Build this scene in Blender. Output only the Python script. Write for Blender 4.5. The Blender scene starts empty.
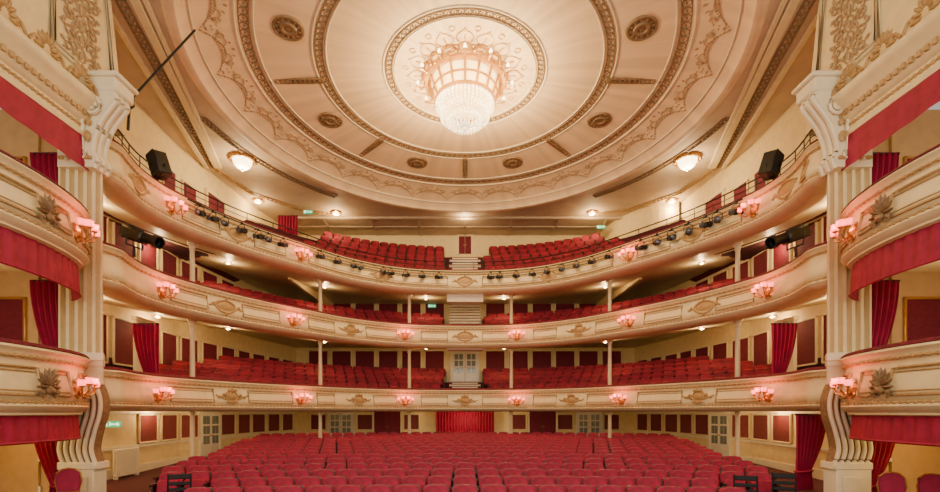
import bpy, bmesh, math, random
from mathutils import Vector, Matrix
random.seed(4)
PI=math.pi; sc=bpy.context.scene; COL=sc.collection
F=465.0; EYE=2.4
def P(px,py,Y): return Vector(((px-465)/F*Y, Y, (412-py)/F*Y))
# ------------------------------------------------------------------ materials
def srgb(r,g,b):
    f=lambda c:(c/255/12.92 if c/255<=.04045 else ((c/255+.055)/1.055)**2.4)
    return (f(r),f(g),f(b))
def mat(name,c,rough=.6,metal=0,var=.1,scale=4,emit=0,ecol=None,bump=0,bscale=40,radial=False,sheen=0):
    m=bpy.data.materials.new(name); m.use_nodes=True; nt=m.node_tree; b=nt.nodes['Principled BSDF']
    tc=nt.nodes.new('ShaderNodeTexCoord'); nz=nt.nodes.new('ShaderNodeTexNoise'); nz.inputs['Scale'].default_value=scale
    nz.inputs['Detail'].default_value=4
    if radial:
        g=nt.nodes.new('ShaderNodeTexGradient'); g.gradient_type='RADIAL'; nt.links.new(tc.outputs['Object'],g.inputs['Vector'])
        nz.noise_dimensions='1D'; nt.links.new(g.outputs['Fac'],nz.inputs['W'])
    else: nt.links.new(tc.outputs['Object'],nz.inputs['Vector'])
    rp=nt.nodes.new('ShaderNodeValToRGB'); c=srgb(*c)
    rp.color_ramp.elements[0].position=.3; rp.color_ramp.elements[1].position=.7
    rp.color_ramp.elements[0].color=tuple(v*(1-var) for v in c)+(1,)
    rp.color_ramp.elements[1].color=tuple(min(1,v*(1+var)) for v in c)+(1,)
    nt.links.new(nz.outputs['Fac'],rp.inputs['Fac']); nt.links.new(rp.outputs['Color'],b.inputs['Base Color'])
    b.inputs['Roughness'].default_value=rough; b.inputs['Metallic'].default_value=metal
    if sheen: b.inputs['Sheen Weight'].default_value=sheen; b.inputs['Sheen Tint'].default_value=srgb(255,100,120)+(1,)
    if emit:
        b.inputs['Emission Color'].default_value=srgb(*(ecol or (255,230,190)))+(1,); b.inputs['Emission Strength'].default_value=emit
    if bump:
        n2=nt.nodes.new('ShaderNodeTexNoise'); n2.inputs['Scale'].default_value=bscale
        nt.links.new(tc.outputs['Object'],n2.inputs['Vector'])
        bp=nt.nodes.new('ShaderNodeBump'); bp.inputs['Strength'].default_value=bump
        nt.links.new(n2.outputs['Fac'],bp.inputs['Height']); nt.links.new(bp.outputs['Normal'],b.inputs['Normal'])
    return m
CREAM=mat('cream_plaster',(232,213,164),.5,var=.06)
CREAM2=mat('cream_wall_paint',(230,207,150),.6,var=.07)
BOXW=mat('shaded_box_tan',(208,168,114),.6,var=.08)  # tan box walls, with the interiors' shade put into the colour
IVORY=mat('ivory_plaster',(234,222,190),.5,var=.05)
COLM=mat('cream_column_paint',(222,202,160),.5,var=.05)
PEACH=mat('peach_dome_paint',(235,205,165),.6,var=.1,scale=70,radial=True)
TAUPE=mat('ceiling_paint',(204,182,152),.7,var=.1,scale=1.5)
BROWN=mat('bronzed_plaster',(136,108,76),.5,var=.3,scale=12)
FAWN=mat('fawn_relief',(174,142,104),.55,var=.3,scale=14)
TAN=mat('tan_relief',(180,145,92),.5,var=.2,scale=10)
ROSEG=mat('pale_gilt_relief',(206,170,116),.45,.2,var=.15)
GOLD=mat('gilt',(196,146,78),.35,.6,var=.15)
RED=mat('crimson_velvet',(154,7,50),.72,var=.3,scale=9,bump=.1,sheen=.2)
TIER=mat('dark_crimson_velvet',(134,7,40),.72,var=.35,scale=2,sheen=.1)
MAROON=mat('maroon_damask',(108,17,42),.8,var=.25,scale=14)
MUTED=mat('muted_red_damask',(118,46,52),.8,var=.2,scale=14)
ROSE=mat('rose_red_velvet',(150,6,58),.7,var=.2,scale=5)
CARPET=mat('red_carpet',(70,7,25),.9,var=.25,scale=20)
WOOD=mat('dark_wood',(38,9,15),.4,var=.2)
BLACK=mat('black_metal',(14,14,16),.45,var=.2)
DARKF=mat('black_fabric',(26,24,28),.8,var=.2)
WHITE=mat('white_gloss_paint',(222,212,190),.35,var=.03)
GLASS=mat('window_glass',(120,128,120),.1,var=.05)
STEPM=mat('pale_stair_carpet',(226,214,192),.8,var=.08)
STEPSHADE=mat('brown_step_shade',(120,84,64),.6,var=.1)  # brown for strips that paint shading onto the stair edges
PINKL=mat('lit_pink_glass',(255,110,110),.3,emit=4.2,ecol=(255,96,90))
WARML=mat('lit_opal_glass',(255,236,200),.3,emit=9,ecol=(255,222,165))
DRUML=mat('lit_amber_glass',(255,220,160),.2,emit=2.5,ecol=(255,204,124))
CRYST=mat('lit_crystal',(255,240,215),.2,emit=1.8,ecol=(255,230,190))
LENS=mat('lamp_lens',(70,72,80),.1)
GREEN=mat('exit_green',(30,140,90),.4,emit=1.2,ecol=(40,170,110))
SIGNW=mat('sign_white',(240,250,245),.4,emit=1.5,ecol=(240,255,245))
# ------------------------------------------------------------------ helpers
def B(): return bmesh.new()
def origin(o):
    v=Vector((0,0,0))
    while o: v+=o.location; o=o.parent
    return v
def add(name,bm,m,parent=None,loc=None,world=False,ang=.7):
    if world and parent: bmesh.ops.translate(bm,vec=-origin(parent),verts=bm.verts)
    me=bpy.data.meshes.new(name)
    bmesh.ops.recalc_face_normals(bm,faces=bm.faces)
    bm.to_mesh(me); bm.free()
    for x in (m if isinstance(m,(list,tuple)) else [m]): me.materials.append(x)
    me.shade_smooth(); me.set_sharp_from_angle(angle=ang)
    o=bpy.data.objects.new(name,me); COL.objects.link(o)
    if parent: o.parent=parent
    if loc is not None: o.location=loc
    return o
def tag(o,label,cat,group=None,kind=None):
    o['label']=label; o['category']=cat
    if group: o['group']=group
    if kind: o['kind']=kind
    return o
def thing(name,label,cat,loc=(0,0,0),rotz=0,group=None):
    o=bpy.data.objects.new(name,None); COL.objects.link(o); o.location=loc; o.rotation_euler=(0,0,rotz); o.empty_display_size=.2
    return tag(o,label,cat,group)
def struct(name,bm,m,parent=None,**k):
    o=add(name,bm,m,parent,**k); o['kind']='structure'; return o
def copytree(o,parent):
    c=o.copy(); COL.objects.link(c); c.parent=parent
    for ch in list(o.children): copytree(ch,c)
    return c
USED=set()
def place(proto,loc,rotz,label,group=None,scale=1,rx=0):
    if proto.name not in USED:
        USED.add(proto.name); r=proto
    else:
        r=proto.copy(); COL.objects.link(r)
        for ch in list(proto.children): copytree(ch,r)
    r.location=loc; r.rotation_euler=(rx,0,rotz); r.scale=(scale,)*3; r['label']=label
    if group: r['group']=group
    return r
def box(bm,c,s,bev=0,M=None,seg=1):
    r=bmesh.ops.create_cube(bm,size=1)['verts']
    for v in r: v.co=Vector((v.co.x*s[0],v.co.y*s[1],v.co.z*s[2]))
    if bev:
        es=list({e for v in r for e in v.link_edges})
        q=bmesh.ops.bevel(bm,geom=es,offset=bev,segments=seg,affect='EDGES',profile=.5)
        r=list({v for f in q['faces'] for v in f.verts}|{v for v in r if v.is_valid})
    for v in r:
        if M is not None: v.co=M@v.co
        v.co+=Vector(c)
    return r
def tube(bm,pts,r,seg=6,closed=False):
    pts=[Vector(p) for p in pts]; n=len(pts); rings=[]
    for i,p in enumerate(pts):
        a=pts[(i-1)%n] if (closed or i>0) else p; b=pts[(i+1)%n] if (closed or i<n-1) else p
        t=(b-a).normalized(); up=Vector((0,0,1)) if abs(t.z)<.92 else Vector((1,0,0))
        u=t.cross(up).normalized(); w=u.cross(t)
        rr=r[i] if isinstance(r,(list,tuple)) else r
        rings.append([bm.verts.new(p+(u*math.cos(2*PI*k/seg)+w*math.sin(2*PI*k/seg))*rr) for k in range(seg)])
    for i in range(n if closed else n-1):
        A=rings[i]; C=rings[(i+1)%n]
        for k in range(seg): bm.faces.new((A[k],A[(k+1)%seg],C[(k+1)%seg],C[k]))
    if not closed:
        bm.faces.new(rings[0]); bm.faces.new(rings[-1][::-1])
def lathe(bm,prof,seg=24,c=(0,0,0),M=None):
    c=Vector(c); rings=[]
    def T(v): return (M@v if M is not None else v)+c
    for r,z in prof:
        if r<1e-5: rings.append([bm.verts.new(T(Vector((0,0,z))))])
        else: rings.append([bm.verts.new(T(Vector((r*math.cos(2*PI*k/seg),r*math.sin(2*PI*k/seg),z)))) for k in range(seg)])
    for A,C in zip(rings,rings[1:]):
        for k in range(seg):
            a=A[k%len(A)];b=A[(k+1)%len(A)];d=C[k%len(C)];e=C[(k+1)%len(C)]
            f=[]
            for v in (a,b,e,d):
                if v not in f: f.append(v)
            if len(f)>2: bm.faces.new(f)
def blob(bm,c,s,M=None,sub=1):
    r=bmesh.ops.create_icosphere(bm,subdivisions=sub,radius=1)['verts']
    for v in r:
        q=Vector((v.co.x*s[0],v.co.y*s[1],v.co.z*s[2])); v.co=(M@q if M is not None else q)+Vector(c)
def prism(bm,outline,ax,a,b,f=None):
    def mk(u,v,w):
        q={'y':(u,w,v),'z':(u,v,w),'x':(w,u,v)}[ax]
        return bm.verts.new(f(*q) if f else q)
    A=[mk(u,v,a) for u,v in outline]; C=[mk(u,v,b) for u,v in outline]; n=len(outline)
    bm.faces.new(A); bm.faces.new(C[::-1])
    for i in range(n): bm.faces.new((A[i],A[(i+1)%n],C[(i+1)%n],C[i]))
def sweep(bm,pts,nrm,prof,clamp=None):
    rows=[]
    for i,(p,n) in enumerate(zip(pts,nrm)):
        row=[]
        for off,z in (prof(i) if callable(prof) else prof):
            q=p+n*off
            if clamp: q=clamp(q)
            row.append(bm.verts.new((q.x,q.y,z)))
        rows.append(row)
    for A,C in zip(rows,rows[1:]):
        for k in range(len(A)-1): bm.faces.new((A[k],A[k+1],C[k+1],C[k]))
def quadsheet(bm,pts): bm.faces.new([bm.verts.new(p) for p in pts])
def RZ(a): return Matrix.Rotation(a,3,'Z')
def RX(a): return Matrix.Rotation(a,3,'X')
def RY(a): return Matrix.Rotation(a,3,'Y')
def spline(cp,per=10):
    cp=[Vector(p) for p in cp]; out=[]
    for i in range(len(cp)-1):
        p0=cp[max(i-1,0)];p1=cp[i];p2=cp[i+1];p3=cp[min(i+2,len(cp)-1)]
        for k in range(per):
            t=k/per
            out.append(.5*((2*p1)+(p2-p0)*t+(2*p0-5*p1+4*p2-p3)*t*t+(3*p1-p0-3*p2+p3)*t**3))
    out.append(cp[-1]); return out
def normals(pts):
    out=[]
    for i in range(len(pts)):
        t=(pts[min(i+1,len(pts)-1)]-pts[max(i-1,0)]).normalized(); out.append(Vector((t.y,-t.x)))
    return out
def facing(n): return math.atan2(n.x,-n.y)
ON=['','first','second','third','fourth','fifth','sixth','seventh','eighth','ninth','tenth','eleventh','twelfth','thirteenth','fourteenth','fifteenth','sixteenth','seventeenth','eighteenth','nineteenth']
def ordn(n):
    if n<20: return ON[n]
    t={2:'twent',3:'thirt',4:'fort'}[n//10]
    return t+'ieth' if n%10==0 else t+'y-'+ON[n%10]
def point(loc,power,col=(255,218,164),r=.06):
    l=bpy.data.lights.new('point_light','POINT'); l.energy=power; l.color=srgb(*col); l.shadow_soft_size=r
    o=bpy.data.objects.new('point_light',l); COL.objects.link(o); o.location=loc; return o
# ------------------------------------------------------------------ the plan
half=[(9.76,12.15),(9.56,12.75),(9.7,13.3),(9.86,14.1),(9.78,15.3),(9.2,16.9),(8.4,18.4),(7.4,19.8),(5.5,22.2),(3.1,23.7),(0,24.15)]
CP=spline([(-x,y) for x,y in half]+[(x,y) for x,y in half[-2::-1]],7); CN=normals(CP)
def idx(px,off=0): return min(range(len(CP)),key=lambda i:abs(465+465*(CP[i].x+CN[i].x*off)/(CP[i].y+CN[i].y*off)-px))
WP=[(12.2,11.2),(14,11.9),(20,12.3),(26,11.7),(30,10.9)]
def W(y):
    if y<=WP[0][0]: return WP[0][1]
    for (a,b),(c,d) in zip(WP,WP[1:]):
        if y<=c: return b+(d-b)*(y-a)/(c-a)
    return WP[-1][1]
def clampw(q):
    y=max(12.36,min(q.y,29.95)); w=W(y)-.02
    return Vector((max(-w,min(w,q.x)),y))
def floorz(y): return -2.4+(y-11)*.027
CEIL=11.4
# ------------------------------------------------------------------ setting
bm=B(); ys=[4,11,20,30]
for a,b in zip(ys,ys[1:]): quadsheet(bm,[(-14,a,floorz(a)),(14,a,floorz(a)),(14,b,floorz(b)),(-14,b,floorz(b))])
struct('floor',bm,CARPET)
walls={}
for s,side in ((-1,'left'),(1,'right')):
    bm=B()
    for (y0,w0),(y1,w1) in zip(WP,WP[1:]): quadsheet(bm,[(s*w0,y0,-2.5),(s*w1,y1,-2.5),(s*w1,y1,CEIL+.05),(s*w0,y0,CEIL+.05)])
    walls[side]=struct('wall_'+side,bm,CREAM2)
    bm=B()
    for (y0,w0),(y1,w1) in zip(WP,WP[1:]):
        for z0,z1,d in ((-2.4,-2.05,.05),(-1.3,-1.2,.06),(-.06,0.08,.08)):
            box(bm,(s*((w0+w1)/2-d/2),(y0+y1)/2,(z0+z1)/2+(.0 if z0>-2 else .1)),(d,math.hypot(y1-y0,w1-w0),z1-z0),M=RZ(-s*math.atan2(w1-w0,y1-y0)))
    struct('trim_'+('1' if s<0 else '2'),bm,IVORY)
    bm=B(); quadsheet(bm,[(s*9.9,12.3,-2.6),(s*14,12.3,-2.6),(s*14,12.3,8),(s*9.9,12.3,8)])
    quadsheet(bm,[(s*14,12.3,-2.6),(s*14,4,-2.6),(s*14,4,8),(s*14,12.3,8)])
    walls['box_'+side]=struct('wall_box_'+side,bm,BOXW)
bm=B(); quadsheet(bm,[(-10.9,30,-2.5),(10.9,30,-2.5),(10.9,30,CEIL+.05),(-10.9,30,CEIL+.05)])
walls['back']=struct('wall_back',bm,CREAM2)
bm=B(); cw=[(11.6-3.0*math.sin(a),25.2+4.6*(1-math.cos(a))) for a in [PI/2*q/14 for q in range(15)]]
for (x0,y0),(x1,y1) in zip(cw,cw[1:]): quadsheet(bm,[(x0,y0,7.6),(x1,y1,7.6),(x1,y1,CEIL),(x0,y0,CEIL)])
struct('wall_gallery_right',bm,CREAM2)
def panel_mesh(w,h):
    p=B(); box(p,(0,-.015,0),(w,.03,h))
    f=B(); t=.07
    for sx in (-1,1): box(f,(sx*w/2,-.035,0),(t,.07,h+t),.015)
    for sz in (-1,1): box(f,(0,-.035,sz*h/2),(w+t,.07,t),.015)
    return p,f
PANEL={}
def wall_panel(kind,w,h,loc,rot,parent,m=None,fm=None):
    if kind not in PANEL:
        p,f=panel_mesh(w,h); o=add('damask_panel',p,m or MAROON,parent,loc); add('panel_frame',f,fm or CREAM,o); PANEL[kind]=o
    else:
        o=copytree(PANEL[kind],parent); o.location=loc
    o.rotation_euler=(0,0,rot)
def wrot(s,y): return -s*PI/2-s*math.atan((W(y+.2)-W(y-.2))/.4)
for s,side in ((-1,'left'),(1,'right')):
    for y in (15,16.4,17.8,19.2,20.6,22,23.4,24.8,26.2,27.6,29):
        rot=wrot(s,y)
        for kind,z,w,h in (('stalls',-.63,1.15,1.05),('dress',2.45,1.1,1.6),('upper',5.7,1.1,1.75),('top',9.3,.9,1.5)):
            if kind=='stalls' and (y<17 or y in (22,)): continue
            if kind=='top' and y not in (19.2,20.6,24.8,26.2): continue
            wall_panel(kind,w,h,(s*(W(y)-.01),y,z),rot,walls[side],MUTED if kind=='stalls' else None)
for x in (1.95,3.45,4.95,6.45,7.95,9.45):
    for s in (-1,1):
        for kind,z,w,h in (('dressb',3.2,1.25,1.5),('upperb',6.75,1.25,1.5),('stallsb',-.65,1.0,1.0)):
            if kind=='stallsb' and x in (1.95,4.95,7.95): continue
            wall_panel(kind,w,h,(s*x,29.98,z),0,walls['back'],MUTED if kind=='stallsb' else None)
def door(n,x,z0,z1,w,m,glazed,at=None,rot=0):
    d=B(); h=z1-z0
    for sx in (-1,1): box(d,(x+sx*(w/2+.06),29.94,(z0+z1)/2),(.12,.14,h+.1))
    box(d,(x,29.94,z1+.08),(w+.24,.16,.16),.02)
    root=struct('door_%d'%n,d,CREAM if m is not WHITE else WHITE)
    for sx in (-1,1):
        l=B(); box(l,(x+sx*w/4,29.95,(z0+z1)/2),(w/2-.02,.06,h),.01)
        lo=add('door_leaf',l,m,root)
        if glazed:
            for i in range(2):
                for j in range(3):
                    g=B(); box(g,(x+sx*w/4+(i-.5)*.3*w/1.6,29.91,z0+h*(.38+.22*j)),(w*.15,.03,h*.18)); add('pane',g,GLASS,lo)
        else:
            for zz in (.28,.7): g=B(); box(g,(x+sx*w/4,29.915,z0+h*zz),(w*.36,.02,h*.32),.008); add('door_panel',g,m,lo)
        g=B(); lathe(g,[(0,0),(.03,.01),(.035,.05),(0,.07)],8,(x+sx*.07,29.92,z0+h*.48),RX(PI/2))
        add('handle',g,GOLD,lo)
    if at:
        root.rotation_euler=(0,0,rot); root.location=Vector((at[0],at[1],0))-Matrix.Rotation(rot,3,'Z')@Vector((x,30,0))
door(1,0,1.95,3.9,1.6,WHITE,True)
door(2,0,10.2,11.3,.8,MAROON,False)
door(3,-5.0,-1.9,.1,1.7,MAROON,False)
door(4,5.0,-1.9,.1,1.7,MAROON,False)
for n,s in ((5,-1),(6,1)): door(n,0,8.0,10.3,1.3,MAROON,False,(s*(W(22.4)),22.4),wrot(s,22.4))
door(7,-8.0,-1.9,.0,1.5,WHITE,True); door(8,8.0,-1.9,.0,1.5,WHITE,True)
for n,s in ((9,-1),(10,1)): door(n,0,-2.1,.0,1.3,WHITE,True,(s*(W(22)),22),wrot(s,22))
# ------------------------------------------------------------------ ceiling and dome
D0=17.0; RR=8.95
bm=B(); N=96; inner=[];outer=[]
for k in range(N):
    a=2*PI*k/N; c,s_=math.cos(a),math.sin(a)
    inner.append(bm.verts.new((RR*1.02*c,D0+RR*1.02*s_,CEIL)))
    t=1e9
    if abs(c)>1e-6: t=min(t,14/abs(c))
    if s_>1e-6: t=min(t,13.2/s_)
    if s_<-1e-6: t=min(t,12/-s_)
    outer.append(bm.verts.new((t*c,D0+t*s_,CEIL)))
for k in range(N): bm.faces.new((inner[k],inner[(k+1)%N],outer[(k+1)%N],outer[k]))
ceil=struct('ceiling',bm,TAUPE)
def domez(r):
    pr=[(0,12.3),(2.7,12.29),(5.1,12.2),(7.33,12.04),(8.3,11.8),(8.95,11.43)]
    for (a,b),(c,d) in zip(pr,pr[1:]):
        if r<=c: return b+(d-b)*(r-a)/(c-a)
    return 11.43
C0=(0,D0,0)
bm=B(); lathe(bm,[(9.4,11.41),(9.35,11.28),(9.2,11.22),(9.05,11.26),(9.0,11.36),(8.92,11.44),(8.7,11.6),(8.3,11.8),(7.8,11.94),(7.33,12.04),(6.2,12.13),(5.1,12.2),(3.9,12.26),(2.7,12.29),(0,12.3)],120)
add('dome',bm,PEACH,ceil,C0)
def guilloche(R,w,n,m=BROWN):
    z=domez(R); bm=B()
    for rr in (R-w,R+w): tube(bm,[(rr*math.cos(2*PI*k/120),rr*math.sin(2*PI*k/120),z-.02) for k in range(120)],.024,6,True)
    for k in range(n):
        a=2*PI*k/n; cx,cy=R*math.cos(a),R*math.sin(a); rad=w*.9
        tube(bm,[(cx+rad*math.cos(q*PI/5),cy+rad*math.sin(q*PI/5),z-.02) for q in range(10)],.02,4,True)
        blob(bm,(cx,cy,z-.02),(w*.22,w*.22,.03))
    return add('guilloche_ring',bm,m,ceil,C0)
guilloche(7.33,.145,160); guilloche(5.1,.125,130); guilloche(2.75,.11,78)
for R in (7.58,7.06,5.32,4.88,2.95,2.55,8.72):
    bm=B(); tube(bm,[(R*math.cos(2*PI*k/120),R*math.sin(2*PI*k/120),domez(R)-.01) for k in range(120)],.026,6,True); add('ring_fillet',bm,IVORY,ceil,C0)
rib=None; med=None; gar=None
for k in range(8):
    if not rib:
        bm=B(); box(bm,(6.22,0,12.13),(1.95,.22,.04))
        for sy in (-1,1): box(bm,(6.22,sy*.1,12.1),(1.95,.035,.06))
        for q in range(11): box(bm,(5.34+q*.175,0,12.115-q*.005),(.09,.13,.05),.01)
        rib=add('dome_rib',bm,BROWN,ceil,C0)
    else: r=copytree(rib,ceil); r.rotation_euler=(0,0,k*PI/4)
    if not med:
        bm=B(); lathe(bm,[(.5,0),(.48,-.06),(.42,-.07),(.38,-.03),(.28,-.04),(.24,-.09),(.16,-.09),(.12,-.05),(0,-.1)],28,(6.05,0,12.14))
        for q in range(12): blob(bm,(6.05+.34*math.cos(q*PI/6),.34*math.sin(q*PI/6),12.1),(.07,.05,.05),RZ(q*PI/6))
        med=add('medallion',bm,BROWN,ceil,C0); med.rotation_euler=(0,0,PI/8)
    else: r=copytree(med,ceil); r.rotation_euler=(0,0,PI/8+k*PI/4)
NG=28
for k in range(NG):
    if not gar:
        bm=B()
        def PO(R,a): return (R*math.cos(a),R*math.sin(a),domez(R)-.012)
        st=2*PI/NG
        for q in range(19):
            t=q/18; a=(t-.5)*st*.9; sag=math.sin(t*PI); R=8.5-.45*sag
            blob(bm,PO(R,a),(.022+.02*sag,.04,.026),RZ(a+q))
        tube(bm,[PO(8.45-.3*math.sin(t*PI),(t-.5)*st*.9) for t in [q/12 for q in range(13)]],.013,4)
        for sg in (-1,1):
            tube(bm,[PO(7.95+.2*t*math.sin(t*8)+.1,sg*(.012+.05*t+.012*math.cos(t*8))) for t in [q/16 for q in range(17)]],.013,4)
            tube(bm,[PO(8.05+(.14-.08*t)*math.sin(t*9),sg*(.075+(.016-.01*t)*math.cos(t*9))) for t in [q/16 for q in range(17)]],.013,4)
            for q in range(4): blob(bm,PO(8.55-.15*q,sg*(st/2-.004*q)),(.05-.008*q,.036-.005*q,.028))
            blob(bm,PO(7.85,sg*.035),(.03,.06,.025),RZ(sg*.8))
        blob(bm,PO(7.8,0),(.07,.036,.03)); blob(bm,PO(8.15,0),(.04,.04,.03))
        gar=add('garland',bm,FAWN,ceil,C0)
    else: r=copytree(gar,ceil); r.rotation_euler=(0,0,k*2*PI/NG)
bm=B()
for k in range(16):
    a=k*PI/8
    for t in (-1,1):
        tube(bm,[((1.45+.6*u)*math.cos(a+t*(.15*math.sin(u*PI)+.02)),(1.45+.6*u)*math.sin(a+t*(.15*math.sin(u*PI)+.02)),domez(1.5+.6*u)-.02) for u in [q/11 for q in range(12)]],.018,5)
    blob(bm,(2.08*math.cos(a),2.08*math.sin(a),12.28),(.08,.055,.04),RZ(a))
    blob(bm,(1.75*math.cos(a),1.75*math.sin(a),12.28),(.15,.035,.04),RZ(a))
    b=a+PI/16; tube(bm,[(2.15*math.cos(b)+.1*math.cos(q*PI/4),2.15*math.sin(b)+.1*math.sin(q*PI/4),12.27) for q in range(8)],.015,4,True)
lathe(bm,[(1.5,12.3),(1.5,12.2),(1.4,12.16),(1.3,12.2),(1.3,12.3)],48)
add('ceiling_rose',bm,ROSEG,ceil,C0)
def strip(pts,w,name='ceiling_moulding',m=BROWN):
    bm=B(); pts=[Vector(p) for p in pts]; nr=normals(pts)
    for o in (-w,w): tube(bm,[(p.x+q.x*o,p.y+q.y*o,CEIL-.02) for p,q in zip(pts,nr)],.035,6)
    L=0
    for a,b in zip(pts,pts[1:]):
        d=(b-a).length
        while L<=d:
            q=a.lerp(b,L/d); rad=w*.9
            tube(bm,[(q.x+rad*math.cos(j*PI/4),q.y+rad*math.sin(j*PI/4),CEIL-.02) for j in range(8)],.022,4,True)
            blob(bm,(q.x,q.y,CEIL-.02),(w*.28,w*.28,.04)); L+=w*1.75
        L-=d
    add(name,bm,m,ceil)
for s in (-1,1):
    strip([(s*10.2*math.cos(math.radians(a)),D0+10.2*math.sin(math.radians(a))) for a in range(6,50,3)],.12)
    strip([(s*9.45,12.5),(s*11.75,21.6)],.13)
    strip([(s*11.75,21.6),(s*11.1,24.2),(s*9.2,26.2),(s*7.6,26.7)],.12,m=TAN)
    for dx,wd in ((-.75,.14),(-.45,.25),(.5,.18)):
        bm=B()
        a=Vector((s*(9.45+dx),12.5)); b=Vector((s*(11.75+dx*.5),21.6)); d=b-a
        box(bm,((a.x+b.x)/2,(a.y+b.y)/2,CEIL-.05),(wd,d.length,.12),.02,RZ(-math.atan2(d.x,d.y)))
        add('ceiling_beam',bm,CREAM,ceil)
for y,h in ((27.2,.12),(28.6,.06)):
    bm=B(); box(bm,(0,y,CEIL-h/2),(21,.22,h),.02); add('ceiling_beam',bm,TAUPE,ceil)
for x in (-8.4,-5.6,-2.8,0,2.8,5.6,8.4):
    bm=B(); box(bm,(x,28.6,CEIL-.03),(.12,2.7,.06),.01); add('ceiling_beam',bm,TAUPE,ceil)
# ------------------------------------------------------------------ chandelier
ch=thing('chandelier','great lit crystal chandelier with gilt crown hanging at the centre of the dome','chandelier',(0,D0,10.42))
ch.scale=(1,1,.88)
bm=B(); lathe(bm,[(0,2.1),(.5,2.1),(.55,2.0),(.2,1.9),(.12,1.6),(0,1.6)],24); add('ceiling_cap',bm,GOLD,ch)
bm=B()
lathe(bm,[(1.05,.95),(1.12,.95),(1.12,1.07),(1.05,1.07)],48); lathe(bm,[(1.35,1.72),(1.46,1.72),(1.46,1.83),(1.35,1.83)],48)
for k in range(16):
    a=2*PI*k/16
    tube(bm,[((1.06+.24*u)*math.cos(a),(1.06+.24*u)*math.sin(a),1.02+.75*u) for u in (0,.35,.7,1)],.05,5)
    pts=[]
    for q in range(9):
        t=q/8; b=a+(t-.5)*2*PI/16; R=1.44+.14*math.sin(t*PI); pts.append((R*math.cos(b),R*math.sin(b),1.82+.28*math.sin(t*PI)))
    tube(bm,pts,.035,5); blob(bm,(1.47*math.cos(a),1.47*math.sin(a),1.78),(.07,.07,.08))
    b=a+PI/16
    tube(bm,[(1.5*math.cos(b)+.1*math.cos(q*PI/4)*-math.sin(b),1.5*math.sin(b)+.1*math.cos(q*PI/4)*math.cos(b),1.94+.1*math.sin(q*PI/4)) for q in range(8)],.022,4,True)
lathe(bm,[(1.15,1.38),(1.2,1.38),(1.2,1.44),(1.15,1.44)],48)
add('crown',bm,GOLD,ch)
bm=B(); lathe(bm,[(0,1.78),(1.23,1.74),(1.02,1.04),(0,1.04)],32); add('glass_drum',bm,DRUML,ch)
bm=B()
for k in range(40):
    a=2*PI*k/40
    for q in range(11):
        t=q/10; R=.97*math.cos(t*PI/2*.92)**.8; blob(bm,(R*math.cos(a),R*math.sin(a),.98-.9*t),(.045,.045,.055))
for R,z in ((1.05,.98),(.88,.55),(.62,.3)):
    for k in range(48): blob(bm,(R*math.cos(k*PI/24),R*math.sin(k*PI/24),z-.1),(.03,.03,.13))
o=add('crystal_basket',bm,CRYST,ch); o['kind']='stuff'
bm=B(); lathe(bm,[(0,.12),(.14,.1),(.16,.02),(.06,-.04),(.07,-.1),(0,-.2)],16); add('finial',bm,CRYST,ch)
for k in range(12):
    a=2*PI*k/12
    bm=B(); c=(1.72*math.cos(a),1.72*math.sin(a),1.7); tube(bm,[(1.4*math.cos(a),1.4*math.sin(a),1.78),(1.57*math.cos(a),1.57*math.sin(a),1.62),(c[0],c[1],c[2]-.02)],.022,5)
    lathe(bm,[(0,-.03),(.06,-.02),(.07,.02),(0,.03)],10,c); o=add('lamp_arm',bm,GOLD,ch)
    bm=B(); lathe(bm,[(0,.03),(.045,.06),(.06,.13),(.04,.2),(0,.26)],8,c); add('bulb',bm,WARML,o)
for k in range(8):
    a=2*PI*(k+.5)/8; point((1.95*math.cos(a),D0+1.95*math.sin(a),11.0),235,(255,220,160),.15)
# ------------------------------------------------------------------ balconies
PROF=[(-.12,0),(.02,0),(.12,-.01),(.15,-.05),(.1,-.09),(.06,-.13),(.05,-.2),(.02,-.22),(.02,-.32),(.05,-.45),(.1,-.6),(.12,-.72),(.1,-.82),(.04,-.88),(.11,-.91),(.13,-.96),(.09,-1.01),(-.02,-1.08),(-.25,-1.12),(-.6,-1.12)]
TIERS={}
def cartouche(bm):
    M=RX(PI/2); lathe(bm,[(0,.07),(.12,.06),(.17,.02),(.19,.05),(.22,.03),(.23,-.02)],20,(0,0,0),Matrix.Diagonal((1.25,1,1))@M)
    for sx in (-1,1):
        pts=[(sx*(.24+.34*t+.04*math.sin(t*9)),-.03,.1*math.sin(t*5)*(1-t*.4)) for t in [q/9 for q in range(10)]]
        tube(bm,pts,[.05-.003*q for q in range(10)],6)
        for q in range(5): blob(bm,(sx*(.26+.1*q),-.04,-.1+.03*q),(.07-.008*q,.04,.045),RY(sx*.5))
        blob(bm,(sx*.12,-.05,.23),(.1,.04,.06)); blob(bm,(sx*.14,-.05,-.22),(.12,.04,.05))
    blob(bm,(0,-.06,.24),(.08,.05,.1)); blob(bm,(0,-.05,-.23),(.07,.04,.08))
def oval(bm):
    M=Matrix.Diagonal((1.75,1,1))@RX(PI/2)
    lathe(bm,[(.27,-.02),(.26,.04),(.23,.05),(.2,.02),(.19,.0)],28,(0,0,0),M); lathe(bm,[(.2,.0),(.1,.035),(0,.045)],28,(0,0,0),M)
    for a in range(4):
        x,z=(.5,0,-.5,0)[a],(0,.29,0,-.29)[a]; blob(bm,(x,-.04,z),(.07,.04,.05))
    for sx in (-1,1): tube(bm,[(sx*(.5+.2*t),-.03,.09*math.sin(t*6)*(1-.5*t)) for t in [q/8 for q in range(9)]],.03,5)
CART={}
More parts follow.
